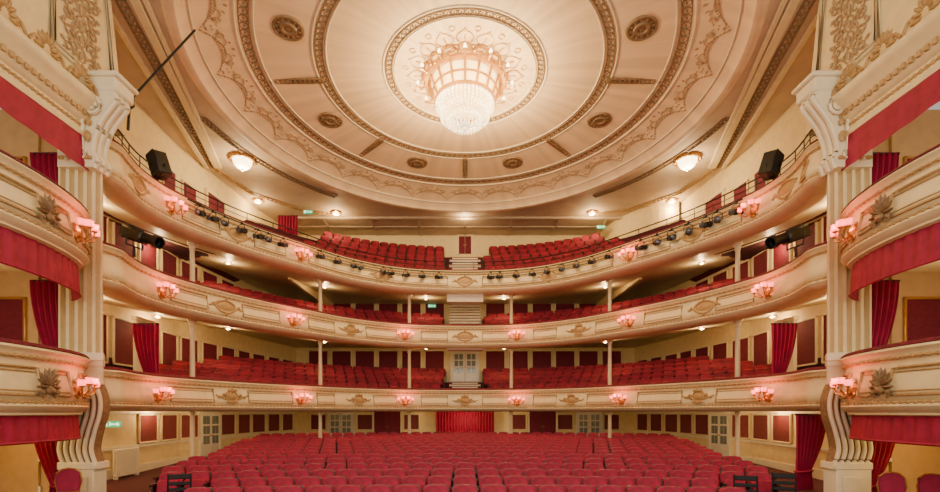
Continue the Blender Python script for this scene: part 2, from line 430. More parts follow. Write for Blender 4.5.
def beads(pts,nrm,off,z,sp,s):
    bm=B(); L=0
    tube(bm,[(p.x+n.x*off,p.y+n.y*off,z) for p,n in zip(pts,nrm)],s[2]*.55,5)
    for a,b,n in zip(pts,pts[1:],nrm):
        d=(b-a).length
        while L<=d:
            q=a.lerp(b,L/d)+n*off; blob(bm,(q.x,q.y,z),s,RZ(facing(n))); L+=sp
        L-=d
    return bm
def lift(key,i):
    if key!='gallery': return 1
    x=abs(CP[i].x); return max(.1,min(1,(8.8-x)/1.8))
def balcony(key,label,H,rows,pitch,rise,carts,cols,fd):
    root=thing('balcony',label,'balcony',(0,24.15,H-1.1)); fl=H-fd
    bm=B(); sweep(bm,CP,CN,[(o,H+z) for o,z in PROF]); add('balcony_front',bm,CREAM,root,world=True)
    bm=B(); sweep(bm,CP,CN,[(-.14,H),(-.13,H+.06),(-.05,H+.09),(.06,H+.08),(.12,H+.03),(.13,H)]); add('padded_rail',bm,MAROON,root,world=True)
    add('bead_course',beads(CP,CN,.07,H-.175,.2,(.075,.04,.045)),TAN,root,world=True)
    add('leaf_course',beads(CP,CN,.1,H-.9,.16,(.06,.05,.05)),TAN,root,world=True)
    def prof(i):
        f=lift(key,i); p=[(-.12,H-.05),(-.14,fl)]
        for k in range(1,rows): b=.35+pitch*k; p+=[(-b,fl+rise*f*(k-1)),(-b,fl+rise*f*k)]
        p.append((-12,fl+rise*f*(rows-1))); return p
    bm=B(); sweep(bm,CP[7:-7],CN[7:-7],lambda i:prof(i+7),clampw); add('terrace',bm,CARPET,root,world=True)
    bm=B(); sweep(bm,CP[5:-5],CN[5:-5],[(-.58,H-1.12)]+[(-d,H-1.12+d*.13) for d in (1.2,2.2,3.5,5,6)]+[(-12,H-1.12+.78)],clampw); add('soffit',bm,CREAM,root,world=True)
    bm=B(); nz=B(); wd=1.9
    def step(y0,y1,z0,z1):
        box(bm,(0,(y0+y1)/2,(z0+z1)/2),(wd,y1-y0,z1-z0)); box(nz,(0,y0-.005,z1-.02),(wd+.02,.05,.05))
    for k in range(rows):
        y=24.15+.33+pitch*k; z=fl+rise*k
        if y>29.6: break
        d=min(pitch,29.9-y)
        step(y,y+d,z-rise,z+.015)
        if k<rows-1: step(y+pitch/2,y+pitch,z,z+rise/2+.02)
    if key=='upper':
        for q in range(8): step(28.0+q*.24,29.92,fl+rise*4+q*.22,fl+rise*4+.22+q*.22)
    add('aisle_steps',bm,STEPM,root,world=True); add('step_shade_strip',nz,STEPSHADE,root,world=True)  # second mesh: dark strips added as step shading
    edges=[108]+cols+[822]
    for a,b in zip(edges,edges[1:]):
        m=(a+b)/2
        for (p0,p1) in ((a+12,m-18),(m+18,b-12)):
            i0,i1=idx(p0),idx(p1)
            if i1-i0<2: continue
            for e,rr in ((0,.03),(.09,.015)):
                top=[(CP[i]+CN[i]*.05,H-.3-e) for i in range(i0,i1+1)]; bot=[(CP[i]+CN[i]*.13,H-.78+e) for i in range(i1,i0-1,-1)]
                bm=B(); tube(bm,[(p.x,p.y,z) for p,z in top+bot],rr,5,True); add('panel_moulding',bm,TAN,root,world=True)
    for j,px in enumerate(carts):
        i=idx(px); p=CP[i]+CN[i]*.11; loc=Vector((p.x,p.y,H-.55))-root.location
        kd='oval' if (key=='gallery' or (key=='upper' and j%2==0)) else 'scroll'
        if kd not in CART:
            bm=B(); (oval if kd=='oval' else cartouche)(bm); c=add('oval_cartouche' if kd=='oval' else 'cartouche',bm,TAN,root); CART[kd]=c
        else: c=copytree(CART[kd],root)
        c.location=loc; c.rotation_euler=(0,0,facing(CN[i])); c.scale=(.95,)*3
    TIERS[key]=(H,rows,pitch,rise,fl); return root
SD=[155,301,407,518,625,772]; SU=[157,292,406,520,634,770]; SG=[170,297,628,754]
balcony('dress','lowest cream balcony with gilt scroll ornaments just above the stalls',1.14,6,.85,.3,[228,355,465,572,698],SD,.8)
balcony('upper','middle cream balcony with gilt scroll and oval ornaments between the two other tiers',4.46,5,.85,.36,[223,349,465,580,705],SU,.8)
balcony('gallery','topmost cream balcony hung with black stage lamps under the ceiling',7.31,7,.76,.55,[135,235,380,465,548,692,790],SG,.95)
for s,sd in ((-1,'left'),(1,'right')):
    bm=B(); prism(bm,[(22.6,6.45),(29.9,6.45),(29.9,10.9),(29.3,10.9),(22.6,7.75)],'x',s*8.45,s*8.6)
    tube(bm,[(s*8.52,22.6,7.76),(s*8.52,29.3,10.92)],.1,6)
    tag(add('partition',bm,CREAM2),'sloping cream side partition at the %s of the topmost seats'%sd,'partition')
# ------------------------------------------------------------------ seats
def seat_parts():
    out=[(-.235,.36),(.235,.36),(.25,.6),(.252,.8),(.22,.865),(.1,.885),(-.1,.885),(-.22,.865),(-.252,.8),(-.25,.6)]
    tl=lambda x,y,z:(x,y+(z-.36)*.22,z)
    bk=B(); prism(bk,out,'y',.1,.19,tl)
    cu=B(); box(cu,(0,.03,.53),(.45,.11,.4),.035,RX(-.22))
    bb=B(); prism(bb,[(x*1.03,z+.004) for x,z in out],'y',.2,.235,tl)
    arms=[]; sides=[]
    for s in (-1,1):
        a=B(); box(a,(s*.274,-.02,.64),(.04,.4,.045),.012); arms.append(a)
        q=B(); box(q,(s*.274,.05,.33),(.036,.3,.64),.008); sides.append(q)
    return bk,cu,bb,arms,sides
proto=thing('theatre_chair','x','seat',(0,0,0),0,'front stalls seats')
bk,cu,bb,arms,sides=seat_parts()
bmesh.ops.bevel(bk,geom=bk.edges[:],offset=.02,segments=2,affect='EDGES')
add('backrest',bk,RED,proto); add('seat_cushion',cu,RED,proto); add('back_board',bb,WOOD,proto)
for a in arms: add('armrest',a,WOOD,proto)
for q in sides: add('side_panel',q,WOOD,proto)
bk,cu,bb,arms,sides=seat_parts()
vs=[];fs=[];mi=[]
for b_,m_ in [(bk,0),(cu,0),(bb,1)]+[(a,1) for a in arms]+[(q,1) for q in sides]:
    b_.verts.index_update(); o=len(vs); vs+=[v.co.copy() for v in b_.verts]; fs+=[[v.index+o for v in f.verts] for f in b_.faces]; mi+=[m_]*len(b_.faces); b_.free()
def seat_stuff(name,label,cat,tr,k=1.0,m=RED):
    V=[];Fc=[];Mi=[]
    for x,y,z,r in tr:
        o=len(V); c,s_=math.cos(r)*k,math.sin(r)*k
        V+=[(v.x*c-v.y*s_+x,v.x*s_+v.y*c+y,v.z*k+z) for v in vs]; Fc+=[[i+o for i in f] for f in fs]; Mi+=mi
    me=bpy.data.meshes.new(name); me.from_pydata(V,[],Fc); me.materials.append(m); me.materials.append(WOOD)
    me.polygons.foreach_set('material_index',Mi); me.update()
    o=bpy.data.objects.new(name,me); COL.objects.link(o); tag(o,label,cat,None,'stuff'); return o
def hw(y): return 5.8 if y<10.7 else (min(8.1,6.7+(y-10.6)*.74) if y<12.5 else 8.1+(y-12.5)*.215)
SK=1.05; SW=.595
rest=[]; count=0; y=9.45; row=0
while y<26.2:
    row+=1; n=int(2*hw(y)/SW)
    whole=count+n<=312
    for k in range(n):
        x=(k-(n-1)/2)*SW; yy=y-x*x*.011
        z=floorz(yy)-.01; r=-math.atan(x*.03)
        if whole: place(proto,(x,yy,z),r,'red velvet stalls seat in %s row from the stage, %s from the left end'%(ordn(row),ordn(k+1)),'front stalls seats',SK); count+=1
        else: rest.append((x,yy,z,r))
    if not whole: count=999
    y+=1.13
seat_stuff('rear_stalls_seats','rows of red velvet seats at the rear of the stalls, below the lowest balcony','seats',rest,SK)
def tier_seats(key,ymin,xmax=99):
    H,rows,pitch,rise,fl=TIERS[key]; tr=[]
    for k in range(rows):
        d=.72+pitch*k; acc=.0
        pts=[p-n*d for p,n in zip(CP,CN)]
        for i in range(7,len(pts)-8):
            L=(pts[i+1]-pts[i]).length; acc+=L
            while acc>=.57:
                acc-=.57; q=pts[i].lerp(pts[i+1],1-acc/L if L else 0)
                if q.y<ymin or q.y>29.5 or abs(q.x)>min(xmax,W(q.y)-.38) or abs(q.x)<1.3: continue
                n=(CN[i]*.75+Vector((0,-.45))).normalized(); tr.append((q.x,q.y,fl+rise*k*lift(key,i),facing(n)))
    return tr
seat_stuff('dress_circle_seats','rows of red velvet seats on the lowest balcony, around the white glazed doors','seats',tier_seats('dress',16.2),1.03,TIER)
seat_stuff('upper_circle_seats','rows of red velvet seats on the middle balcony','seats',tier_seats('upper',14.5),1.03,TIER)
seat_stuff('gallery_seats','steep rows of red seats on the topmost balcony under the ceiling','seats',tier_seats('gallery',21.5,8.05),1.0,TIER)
# ------------------------------------------------------------------ columns
def column_at(x,y,zb,zt,label,grp,k=1):
    h=zt-zb
    root=thing('column',label,'column',(x,y,zb),0,grp)
    bm=B(); lathe(bm,[(.0,0),(.17*k,0),(.17*k,.12),(.14*k,.16),(.15*k,.22),(.11*k,.28)],16); add('base',bm,COLM,root)
    bm=B(); lathe(bm,[(.1*k,.26),(.1*k,h*.3),(.085*k,h-.3)],16); add('shaft',bm,COLM,root)
    bm=B(); lathe(bm,[(.085*k,h-.32),(.12*k,h-.3),(.1*k,h-.26),(.13*k,h-.14),(.2*k,h-.06),(.2*k,h),(0,h)],16); add('capital',bm,COLM,root)
CPX=[189,316,414,513,610,738]
for zb,Hn,txt in ((-2.05,1.14,'on the stalls floor under the lowest balcony'),(.34,4.46,'standing on the lowest balcony'),(3.66,7.31,'standing on the middle balcony')):
    for j,px in enumerate(CPX):
        i=idx(px,-1.05); p=CP[i]-CN[i]*1.05
        column_at(p.x,p.y,zb,Hn-1.12+1.05*.13,'slim cream column %s, %s from the left'%(txt,ordn(j+1)),'cast iron columns under the balconies',.92)
# ------------------------------------------------------------------ sconces
sp=thing('wall_sconce','x','wall light',(0,0,0))
bm=B(); lathe(bm,[(.17,0),(.15,.04),(.08,.06),(.05,.1),(0,.12)],16,(0,0,0),Matrix.Diagonal((1,1,1.35))@RX(PI/2))
for q in range(8): blob(bm,(.15*math.cos(q*PI/4),-.03,.2*math.sin(q*PI/4)),(.05,.03,.06))
add('backplate',bm,GOLD,sp)
for x,zz,yy in ((-.36,0,-.24),(-.14,.06,-.3),(.14,.06,-.3),(.36,0,-.24)):
    bm=B(); tube(bm,[(0,-.08,-.06),(x*.4,yy*.6,-.16),(x*.85,yy*.95,-.1+zz),(x,yy,.02+zz)],.02,6); lathe(bm,[(0,0),(.05,.01),(.06,.04),(.03,.05)],10,(x,yy,zz)); a=add('arm',bm,GOLD,sp)
    bm=B(); lathe(bm,[(.035,.04),(.07,.06),(.085,.11),(.07,.15),(.09,.18)],12,(x,yy,zz)); add('shade',bm,PINKL,a)
def sconce(p,n,z,label):
    place(sp,(p.x,p.y,z),facing(n),label,'pink shaded wall lights'); q=p+n*.5
    point((q.x,q.y,z+.25),19,(255,112,80),.05)
for lst,H,txt in ((SD,1.14,'lowest'),(SU,4.46,'middle'),(SG,7.31,'topmost')):
    for j,px in enumerate(lst):
        i=idx(px); sconce(CP[i]+CN[i]*.1,CN[i],H-.6,'pink shaded gilt wall light on %s balcony front, %s from left'%(txt,ordn(j+1)))
# ------------------------------------------------------------------ curtains
def drape(w,h,tie=None,folds=9,side=1,seed=0):
    bm=B(); nu,nv=folds*8,18; g=[]
    for j in range(nv+1):
        v=j/nv; z=h*(1-v); k=1.0; sh=0
        if tie:
            if v<tie: t=v/tie; k=1-.5*t**1.6; sh=side*w*.24*t**1.6
            else: t=(v-tie)/(1-tie); k=.5+.18*t**.7; sh=side*w*.24
        g.append([bm.verts.new(((u/nu-.5)*w*k+sh,-.08*(.5+.5*k)*math.sin(u/nu*folds*2*PI+.4*math.sin(v*5+seed)),z)) for u in range(nu+1)])
    for a,b in zip(g,g[1:]):
        for u in range(nu): bm.faces.new((a[u],a[u+1],b[u+1],b[u]))
    return bm
def curtain(loc,w,h,label,rot=0,tie=None,side=1,m=ROSE,folds=7,group=None):
    r=thing('curtain',label,'curtain',loc,rot,group)
    add('drape',drape(w,h,tie,folds,side),m,r)
    bm=B(); tube(bm,[(-w/2,0,h),(w/2,0,h)],.03,8); add('heading_rail',bm,WOOD,r)
    if tie:
        bm=B(); c=side*w*.24; tube(bm,[(c+w*.27*math.cos(q*PI/8),.12*math.sin(q*PI/8),h*(1-tie)+.02*math.cos(q*PI/8)) for q in range(16)],.03,6,True); add('tieback',bm,ROSE,r)
    return r
for s,sd in ((-1,'left'),(1,'right')):
    curtain((s*10.5,15.3,.4),.85,2.5,'red curtain at the %s end of the lowest balcony, behind its parapet'%sd,0,.7,-s,folds=6)
    bm=B(); box(bm,(0,0,1.4),(.12,.9,2.8),.02); box(bm,(0,0,2.75),(.2,1.0,.14),.03); box(bm,(0,0,.1),(.18,1.0,.2),.02)
    tag(add('partition',bm,CREAM,None,(s*10.95,15.85,.36)),'cream partition behind the curtain at the %s end of the lowest balcony'%sd,'partition')
    curtain((s*10.7,12.05,4.1),1.1,2.6,'red curtain in the topmost box on the %s, beside the fluted pilaster'%sd,0,.7,-s)
    curtain((s*10.68,12.05,.3),1.15,3.1,'red curtain in the box between two balcony fronts on the %s'%sd,0,.75,-s)
    curtain((s*10.7,12.05,-2.37),1.1,2.3,'red curtain in the stage level box opening on the %s'%sd,0,.8,-s)
    curtain((s*.92,29.5,-1.9),1.85,1.95,'%s half of the red curtains closing the doorway behind the stalls'%sd,0,None,1,ROSE,10)
curtain((10.35,13.9,-2.33),.95,2.25,'long red curtain hanging by the right stalls side entrance',0,.75,-1)
curtain((-9.75,25.6,7.5),1.1,3.3,'red curtain in the opening under the exit sign, left of the topmost seats',0,None,1)
point((0,28.0,-.15),130); point((0,27.0,CEIL-.4),80)  # added fill for the centre curtain and gallery back, no fixtures there
# ------------------------------------------------------------------ pilasters, boxes, proscenium side walls
BOXC=[(9.95,6.2),(9.4,6.6),(9.0,7.4),(8.8,8.5),(8.8,9.5),(8.95,10.4),(9.2,11.1),(9.5,11.55),(9.95,11.85)]
SHELL=None
def shell(bm):
    for q in range(9):
        a=PI*(q/8); blob(bm,(.17*math.cos(a),-.05,.2*math.sin(a)*1.2-.05),(.04,.05,.18),RY(PI/2-a))
    blob(bm,(0,-.07,-.12),(.12,.07,.1))
    for sx in (-1,1): blob(bm,(sx*.2,-.05,-.16),(.1,.05,.06)); tube(bm,[(sx*(.12+.1*t),-.05,-.2-.06*math.sin(t*3)) for t in (0,.5,1,1.6)],.03,5)
for s,sd in ((-1,'left'),(1,'right')):
    root=thing('pilaster','fluted cream pilaster with scroll bracket beside the %s boxes'%sd,'pilaster',(s*9.9,12.1,-2.4))
    A=Vector((10.32,11.8)); Bp=Vector((9.4,12.05)); n=5; out=[]
    d=(Bp-A); nrm=Vector((-d.y,d.x)).normalized()
    if nrm.y<0: nrm=-nrm
    for k in range(n):
        for t,dep in ((0,0),(.22,0),(.26,.1),(.4,.17),(.66,.17),(.8,.1),(.84,0)):
            q=A+d*((k+t)/n)+nrm*dep; out.append((q.x,q.y))
    out+=[(Bp.x,Bp.y),(9.8,12.6),(10.32,12.6)]
    out=[(s*a,b) for a,b in out]
    bm=B(); prism(bm,out,'z',1.5,6.35); add('fluted_shaft',bm,CREAM,root,world=True,ang=.4)
    bm=B()
    for zc,hh,e in ((1.42,.2,.12),(1.26,.16,.06),(1.0,.4,.02),(.78,.14,.1)): prism(bm,[(s*(10.32+e*.5),11.8-e),(s*(9.4-e),12.05-e),(s*(9.75),12.6),(s*10.32,12.6)],'z',zc-hh/2,zc+hh/2)
    add('shaft_base',bm,IVORY,root,world=True)
    pr_=[(q.x,q.y) for q in spline([(9.42,6.2),(9.34,6.42),(9.46,6.62),(9.42,6.95),(9.26,7.38),(9.02,7.72),(8.86,7.95),(8.94,8.12)],4)]
    bm=B(); prism(bm,[(s*10.3,8.12),(s*10.3,6.2)]+[(s*a,b) for a,b in pr_],'y',11.75,12.3)
    for yy in (11.82,12.0,12.2): tube(bm,[(s*(a-.01),yy,b) for a,b in pr_],.06,6)
    for xx in (9.65,9.85,10.05): tube(bm,[(s*xx,11.73,6.35),(s*(xx-.02),11.7,6.9),(s*(xx-.06),11.66,7.5),(s*(xx-.1),11.62,8.0)],.05,6)
    tube(bm,[(s*(9.38+.28*(1-q/24)*math.cos(q*.6)),11.68,7.7+.28*(1-q/24)*math.sin(q*.6)) for q in range(24)],.045,5)
    tube(bm,[(s*(9.65+.17*(1-q/18)*math.cos(q*.6)),11.7,6.5+.17*(1-q/18)*math.sin(q*.6)) for q in range(18)],.035,5)
    add('scroll_bracket',bm,IVORY,root,world=True)
    bm=B()
    for q in range(5): blob(bm,(s*(9.5+q*.14),11.7,6.95+.05*math.sin(q*2)),(.09,.07,.16)); blob(bm,(s*(9.46+q*.14),11.68,7.3),(.07,.05,.1))
    tube(bm,[(s*9.42,11.72,6.42),(s*10.25,11.72,6.42)],.045,6)
    add('carved_leaf',bm,TAN,root,world=True)
    bm=B(); box(bm,(s*9.64,12.05,8.3),(1.68,.7,.36),.05); box(bm,(s*9.62,12.05,8.52),(1.8,.8,.12),.03); add('impost_block',bm,IVORY,root,world=True)
    lp=[(q.x,q.y) for q in spline([(9.42,.72),(9.34,.55),(9.27,.25),(9.3,-.1),(9.42,-.5),(9.5,-.9),(9.47,-1.12),(9.4,-1.3)],5)]
    bm=B(); prism(bm,[(s*(a+.88),b) for a,b in lp[::-1]]+[(s*a,b) for a,b in lp],'y',11.9,12.15); add('console_leg',bm,BROWN,root,world=True,ang=1.2)
    for k in range(6):
        bm=B(); tube(bm,[(s*(a+.03+k*.164),11.86,b) for a,b in lp],.05,8); add('console_rib',bm,IVORY,root,world=True,ang=1.2)
    bm=B(); box(bm,(s*9.88,12.05,-1.38),(1.0,.5,.2),.03); box(bm,(s*9.9,12.05,-1.9),(.9,.45,.9),.02); box(bm,(s*9.88,12.05,-2.3),(1.0,.55,.25),.03)
    box(bm,(s*9.9,11.81,-1.9),(.6,.04,.5),.015); add('plinth',bm,IVORY,root,world=True)
    cp=spline([(s*x,y) for x,y in (BOXC if s<0 else BOXC[::-1])],6); cn=normals(cp)
    for key,H,h,vb in (('upper',4.86,1.3,2.85),('lower',1.32,1.4,-.62)):
        root=thing('theatre_box','%s bow-fronted cream box with red valance on the %s side'%(key,sd),'theatre box',(s*9.5,9,H-h))
        k=h/1.12
        bm=B(); sweep(bm,cp,cn,[(o,H+z*k) for o,z in PROF[:-1]]); add('box_front',bm,CREAM,root,world=True)
        bm=B(); sweep(bm,cp,cn,[(-.14,H),(-.13,H+.06),(-.05,H+.09),(.06,H+.08),(.12,H+.03),(.13,H)]); add('padded_rail',bm,MAROON,root,world=True)
        add('bead_course',beads(cp,cn,.07,H-.175*k,.16,(.06,.04,.045)),TAN,root,world=True)
        add('leaf_course',beads(cp,cn,.1,H-.9*k,.15,(.055,.05,.05)),TAN,root,world=True)
        bm=B(); rows=[]
        fine=spline([(p.x,p.y) for p in cp],4); fn=normals(fine)
        for z,o in ((H-h,-.1),((H-h)*.5+vb*.5,-.08),(vb,-.06)):
            rows.append([bm.verts.new(((p+q*(o+.015*math.sin(i*.9)))[0],(p+q*(o+.015*math.sin(i*.9)))[1],z)) for i,(p,q) in enumerate(zip(fine,fn))])
        for a,b in zip(rows,rows[1:]):
            for i in range(len(a)-1): bm.faces.new((a[i],a[i+1],b[i+1],b[i]))
        va=add('valance',bm,ROSE,root,world=True)
        bm=B(); tube(bm,[(p.x+q.x*-.05,p.y+q.y*-.05,vb) for p,q in zip(cp,cn)],.03,5); add('fringe',bm,ROSE,va,world=True)
        bm=B(); prism(bm,[(p.x,p.y) for p in cp]+([(s*13.9,11.85),(s*13.9,6.2)] if s<0 else [(s*13.9,6.2),(s*13.9,11.85)]),'z',H-h+.02,H-h+.3); add('box_floor',bm,CREAM,root,world=True)
        N_=len(cp); order=list(range(N_)) if s<0 else list(range(N_))[::-1]
        for f0,f1 in ((.34,.5),(.56,.63),(.7,.88)):
            i0,i1=order[int(f0*N_)],order[int(f1*N_)]; a,b=min(i0,i1),max(i0,i1)
            for e,rr in ((0,.03),(.08,.015)):
                bm=B(); tube(bm,[(cp[i].x+cn[i].x*.06,cp[i].y+cn[i].y*.06,H-.34*k-e) for i in range(a,b+1)]+[(cp[i].x+cn[i].x*.13,cp[i].y+cn[i].y*.13,H-.78*k+e) for i in range(b,a-1,-1)],rr,5,True)
                add('panel_moulding',bm,TAN,root,world=True)
        i=order[int(.53*N_)]; q=cp[i]+cn[i]*.12
        if SHELL is None: bm=B(); shell(bm); c=SHELL=add('shell_ornament',bm,BROWN,root)
        else: c=copytree(SHELL,root)
        c.location=Vector((q.x,q.y,H-.6*k))-root.location; c.rotation_euler=(0,0,facing(cn[i]))
        i=order[int(.66*N_)]; q=cp[i]+cn[i]*.1
        sconce(q,cn[i],H-.62*k,'pink shaded gilt wall light on the %s box front on the %s'%(key,sd))
    bm=B(); n=70; rows=[]
    for v in range(4):
        rows.append([bm.verts.new((s*(9.62+.015*math.sin(i*.9)),5+6.9*i/n,6.98-(v/3)*(.62+.35*abs(i/n-.5)*1.2))) for i in range(n+1)])
    for a,b in zip(rows,rows[1:]):
        for i in range(n): bm.faces.new((a[i],a[i+1],b[i+1],b[i]))
    tag(add('pelmet',bm,ROSE),'deep red velvet pelmet above the top box opening on the %s'%sd,'pelmet')
    pts=[Vector((s*9.7,4)),Vector((s*9.7,12.1))]
    if s>0: pts=pts[::-1]
    nn=[Vector((-s,0))]*2
    bm=B(); sweep(bm,pts,nn,[(-.6,6.95),(.1,6.95),(.12,7.05),(.06,7.1),(.06,7.3),(.14,7.34),(.2,7.42),(.22,7.55),(.4,7.72),(.46,7.8),(.46,7.92),(.3,7.98),(0,8.0)])
    t_=struct('trim_'+('3' if s<0 else '4'),bm,CREAM)
    bm=B(); box(bm,(s*9.53,8,7.48),(.06,7.9,.06))
    for q in range(46): y=4.1+q*.17; box(bm,(s*9.5,y,7.48),(.12,.09,.13),.01)
    add('dentil_course',bm,TAN,t_)
    bm=B(); tube(bm,[(s*9.63,4.1,7.2),(s*9.63,11.9,7.2)],.03,5)
    for q in range(60): blob(bm,(s*9.63,4.1+q*.13,7.2),(.04,.045,.06))
    add('bead_course',bm,TAN,t_)
    for q in range(3):
        bm=B(); y=9.4+q*.95
        for j in range(9): a=PI*j/8; blob(bm,(s*9.3,y+.2*math.cos(a),8.05+.28*math.sin(a)),(.05,.05,.14),RX(a-PI/2))
        for sg in (-1,1): tube(bm,[(s*9.28,y+sg*(.2+.25*t),8.05+.1*math.sin(t*4)) for t in [j/8 for j in range(9)]],.04,5)
        add('cresting_ornament',bm,TAN,t_)
    bm=B()
    quadsheet(bm,[(s*9.72,4,7.9),(s*9.72,13.3,7.9),(s*9.72,12.75,CEIL+.05),(s*9.72,4,CEIL+.05)])
    quadsheet(bm,[(s*9.72,13.3,7.9),(s*10.5,13.4,7.9),(s*10.5,13.0,CEIL+.05),(s*9.72,12.75,CEIL+.05)])
    up=struct('wall_proscenium_'+sd,bm,CREAM)
    for sc_,r_ in ((1,.06),(.9,.025)):
        bm=B(); fr=[(10.9,8.65),(12.85,8.65),(12.6,11.2),(10.9,11.2)]
        tube(bm,[(s*9.68,11.8+(a-11.8)*sc_,9.9+(b-9.9)*sc_) for a,b in fr],r_,6,True); add('panel_frame',bm,IVORY,up)
    bm=B()
    for q in range(6):
        for sx in (-1,1):
            cy,cz=11.75+sx*.36,8.95+q*.4
            tube(bm,[(s*9.69,cy+(.03+.16*t)*math.cos(sx*t*9+q),cz+(.03+.16*t)*math.sin(sx*t*9+q)) for t in [j/18 for j in range(19)]],.024,5)
            for j in range(5): blob(bm,(s*9.69,cy+.21*math.cos(j*1.3+q),cz+.21*math.sin(j*1.3)),(.03,.08,.045),RX(j*1.3))
            tube(bm,[(s*9.69,11.75+sx*.15*math.sin(t*3),8.8+q*.4+.4*t) for t in [j/8 for j in range(9)]],.02,5)
        blob(bm,(s*9.69,11.75,9.0+q*.4),(.03,.06,.12))
    add('foliage_relief',bm,FAWN,up)
    wall_panel('boxp',1.0,1.6,(s*12.1,12.29,2.2),0,walls['box_'+sd],MAROON,GOLD); wall_panel('boxp',1.0,1.6,(s*12.1,12.29,5.9),0,walls['box_'+sd])
    point((s*11.2,10.6,3.0),22); point((s*11.2,10.6,6.4),14); point((s*11.2,10.6,-.5),70,(255,208,116))
# ------------------------------------------------------------------ ceiling lamps
def globe(loc,R,label):
    r=thing('ceiling_lamp',label,'ceiling light',loc)
    bm=B(); lathe(bm,[(R,0),(R*1.02,-.06),(R*.9,-.12),(R*.72,-.1),(R*.7,0)],28)
    for q in range(14): blob(bm,(R*.92*math.cos(q*PI/7),R*.92*math.sin(q*PI/7),-.1),(R*.13,R*.13,.07))
    add('gilt_rim',bm,GOLD,r)
    bm=B(); lathe(bm,[(R*.74,-.06),(R*.7,-.2),(R*.55,-.36),(R*.3,-.46),(0,-.5)],28); add('glass_bowl',bm,WARML,r)
    bm=B(); lathe(bm,[(.04,-.48),(.06,-.52),(0,-.6)],10); add('finial',bm,GOLD,r)
globe((-10.0,20.9,CEIL),.56,'lit glass bowl lamp with gilt rim on the ceiling at left of the dome')
globe((10.0,20.9,CEIL),.56,'lit glass bowl lamp with gilt rim on the ceiling at right of the dome')
for s in (-1,1): point((s*10,20.9,CEIL-.75),180)
dl=thing('downlight','x','ceiling light',(0,0,0))
bm=B(); lathe(bm,[(.14,0),(.15,-.03),(.1,-.05),(.09,0)],16); add('trim_ring',bm,GOLD,dl)
bm=B(); lathe(bm,[(.1,-.02),(.08,-.07),(0,-.1)],12); add('lamp_glass',bm,WARML,dl)
for Hn,txt,pw in ((1.14,'under the lowest balcony',56),(4.46,'under the middle balcony',58),(7.31,'under the topmost balcony',60)):
    for j,px in enumerate((140,205,262,350,430,500,580,668,725,790)):
        i=idx(px); d=2.6 if 200<px<730 else 1.3; p=CP[i]-CN[i]*d; z=Hn-1.13+d*.13
        q=clampw(p)
        if (q-p).length>.01: p=CP[i]-CN[i]*.9; z=Hn-1.13+.9*.13
        place(dl,(p.x,p.y,z),0,'small round lit lamp %s, %s from the left'%(txt,ordn(j+1)),'small lamps under the balconies')
        point((p.x,p.y,z-.25),pw,(255,212,150),.08)
for j,(px,Y) in enumerate(((258,25),(336,26.5),(592,26.5),(672,25))):
    p=P(px,200,Y); place(dl,(p.x,Y,CEIL),0,'small round lit lamp on the ceiling over the top seats, %s from left'%ordn(j+1),'small lamps over the top seats',2)
    point((p.x,Y,CEIL-.45),115,(255,214,152),.08)
# ------------------------------------------------------------------ stage lighting gear
i0,i1=idx(180),idx(748)
lb=thing('lighting_bar','long black lighting bar curving along the topmost balcony front','lighting bar',(0,23.8,7.15))
bm=B(); tube(bm,[(CP[i].x+CN[i].x*.36,CP[i].y+CN[i].y*.36,7.15) for i in range(i0,i1+1)],.022,6); add('bar',bm,BLACK,lb,world=True)
for px in range(190,745,62):
    i=idx(px); bm=B(); tube(bm,[(CP[i].x+CN[i].x*.36,CP[i].y+CN[i].y*.36,7.15),(CP[i].x+CN[i].x*.1,CP[i].y+CN[i].y*.1,7.2)],.02,5); add('bracket',bm,BLACK,lb,world=True)
sr=thing('safety_rail','thin metal safety rail standing on the topmost balcony front','rail',(0,24.1,7.4))
bm=B(); ii=range(idx(112),idx(818)+1)
for z in (7.78,7.58): bm=B(); tube(bm,[(CP[i].x,CP[i].y,z) for i in ii],.024 if z>7.7 else .014,6); add('rail_tube',bm,BLACK,sr,world=True)
for i in list(ii)[::5]: bm=B(); tube(bm,[(CP[i].x,CP[i].y,7.39),(CP[i].x,CP[i].y,7.79)],.016,5); add('post',bm,BLACK,sr,world=True)
ln=thing('stage_lantern','x','stage light',(0,0,0))
bm=B(); box(bm,(0,.06,-.3),(.2,.26,.2),.03,RX(.25)); lathe(bm,[(0,0),(.08,0),(.08,-.2),(.12,-.22),(.12,-.3),(.09,-.3)],12,(0,0,-.3),RX(-PI/2+.25)@RX(PI)); add('lamp_body',bm,BLACK,ln)
bm=B(); lathe(bm,[(.115,.26),(.06,.28),(0,.285)],12,(0,0,-.3),RX(PI/2+.25)); add('lens',bm,LENS,ln)
bm=B(); tube(bm,[(-.16,0,-.3),(-.17,0,-.1),(-.06,0,-.02),(.06,0,-.02),(.17,0,-.1),(.16,0,-.3)],.018,5); box(bm,(0,0,.02),(.07,.07,.1)); add('yoke',bm,BLACK,ln)
lx=[190,206,220,235,250,265,280,316,331,346,361,377,392,408,424,440,488,503,518,533,548,563,578,594,610,648,664,680,696,711,726,742]
for j,px in enumerate(lx):
    i=idx(px); p=CP[i]+CN[i]*.36; big=.95 if px>640 else .8
    place(ln,(p.x,p.y,7.12),facing(CN[i])*.4+random.uniform(-.9,.9),'black stage lantern on the topmost balcony bar, %s from the left'%ordn(j+1),'lanterns on the topmost balcony bar',big)
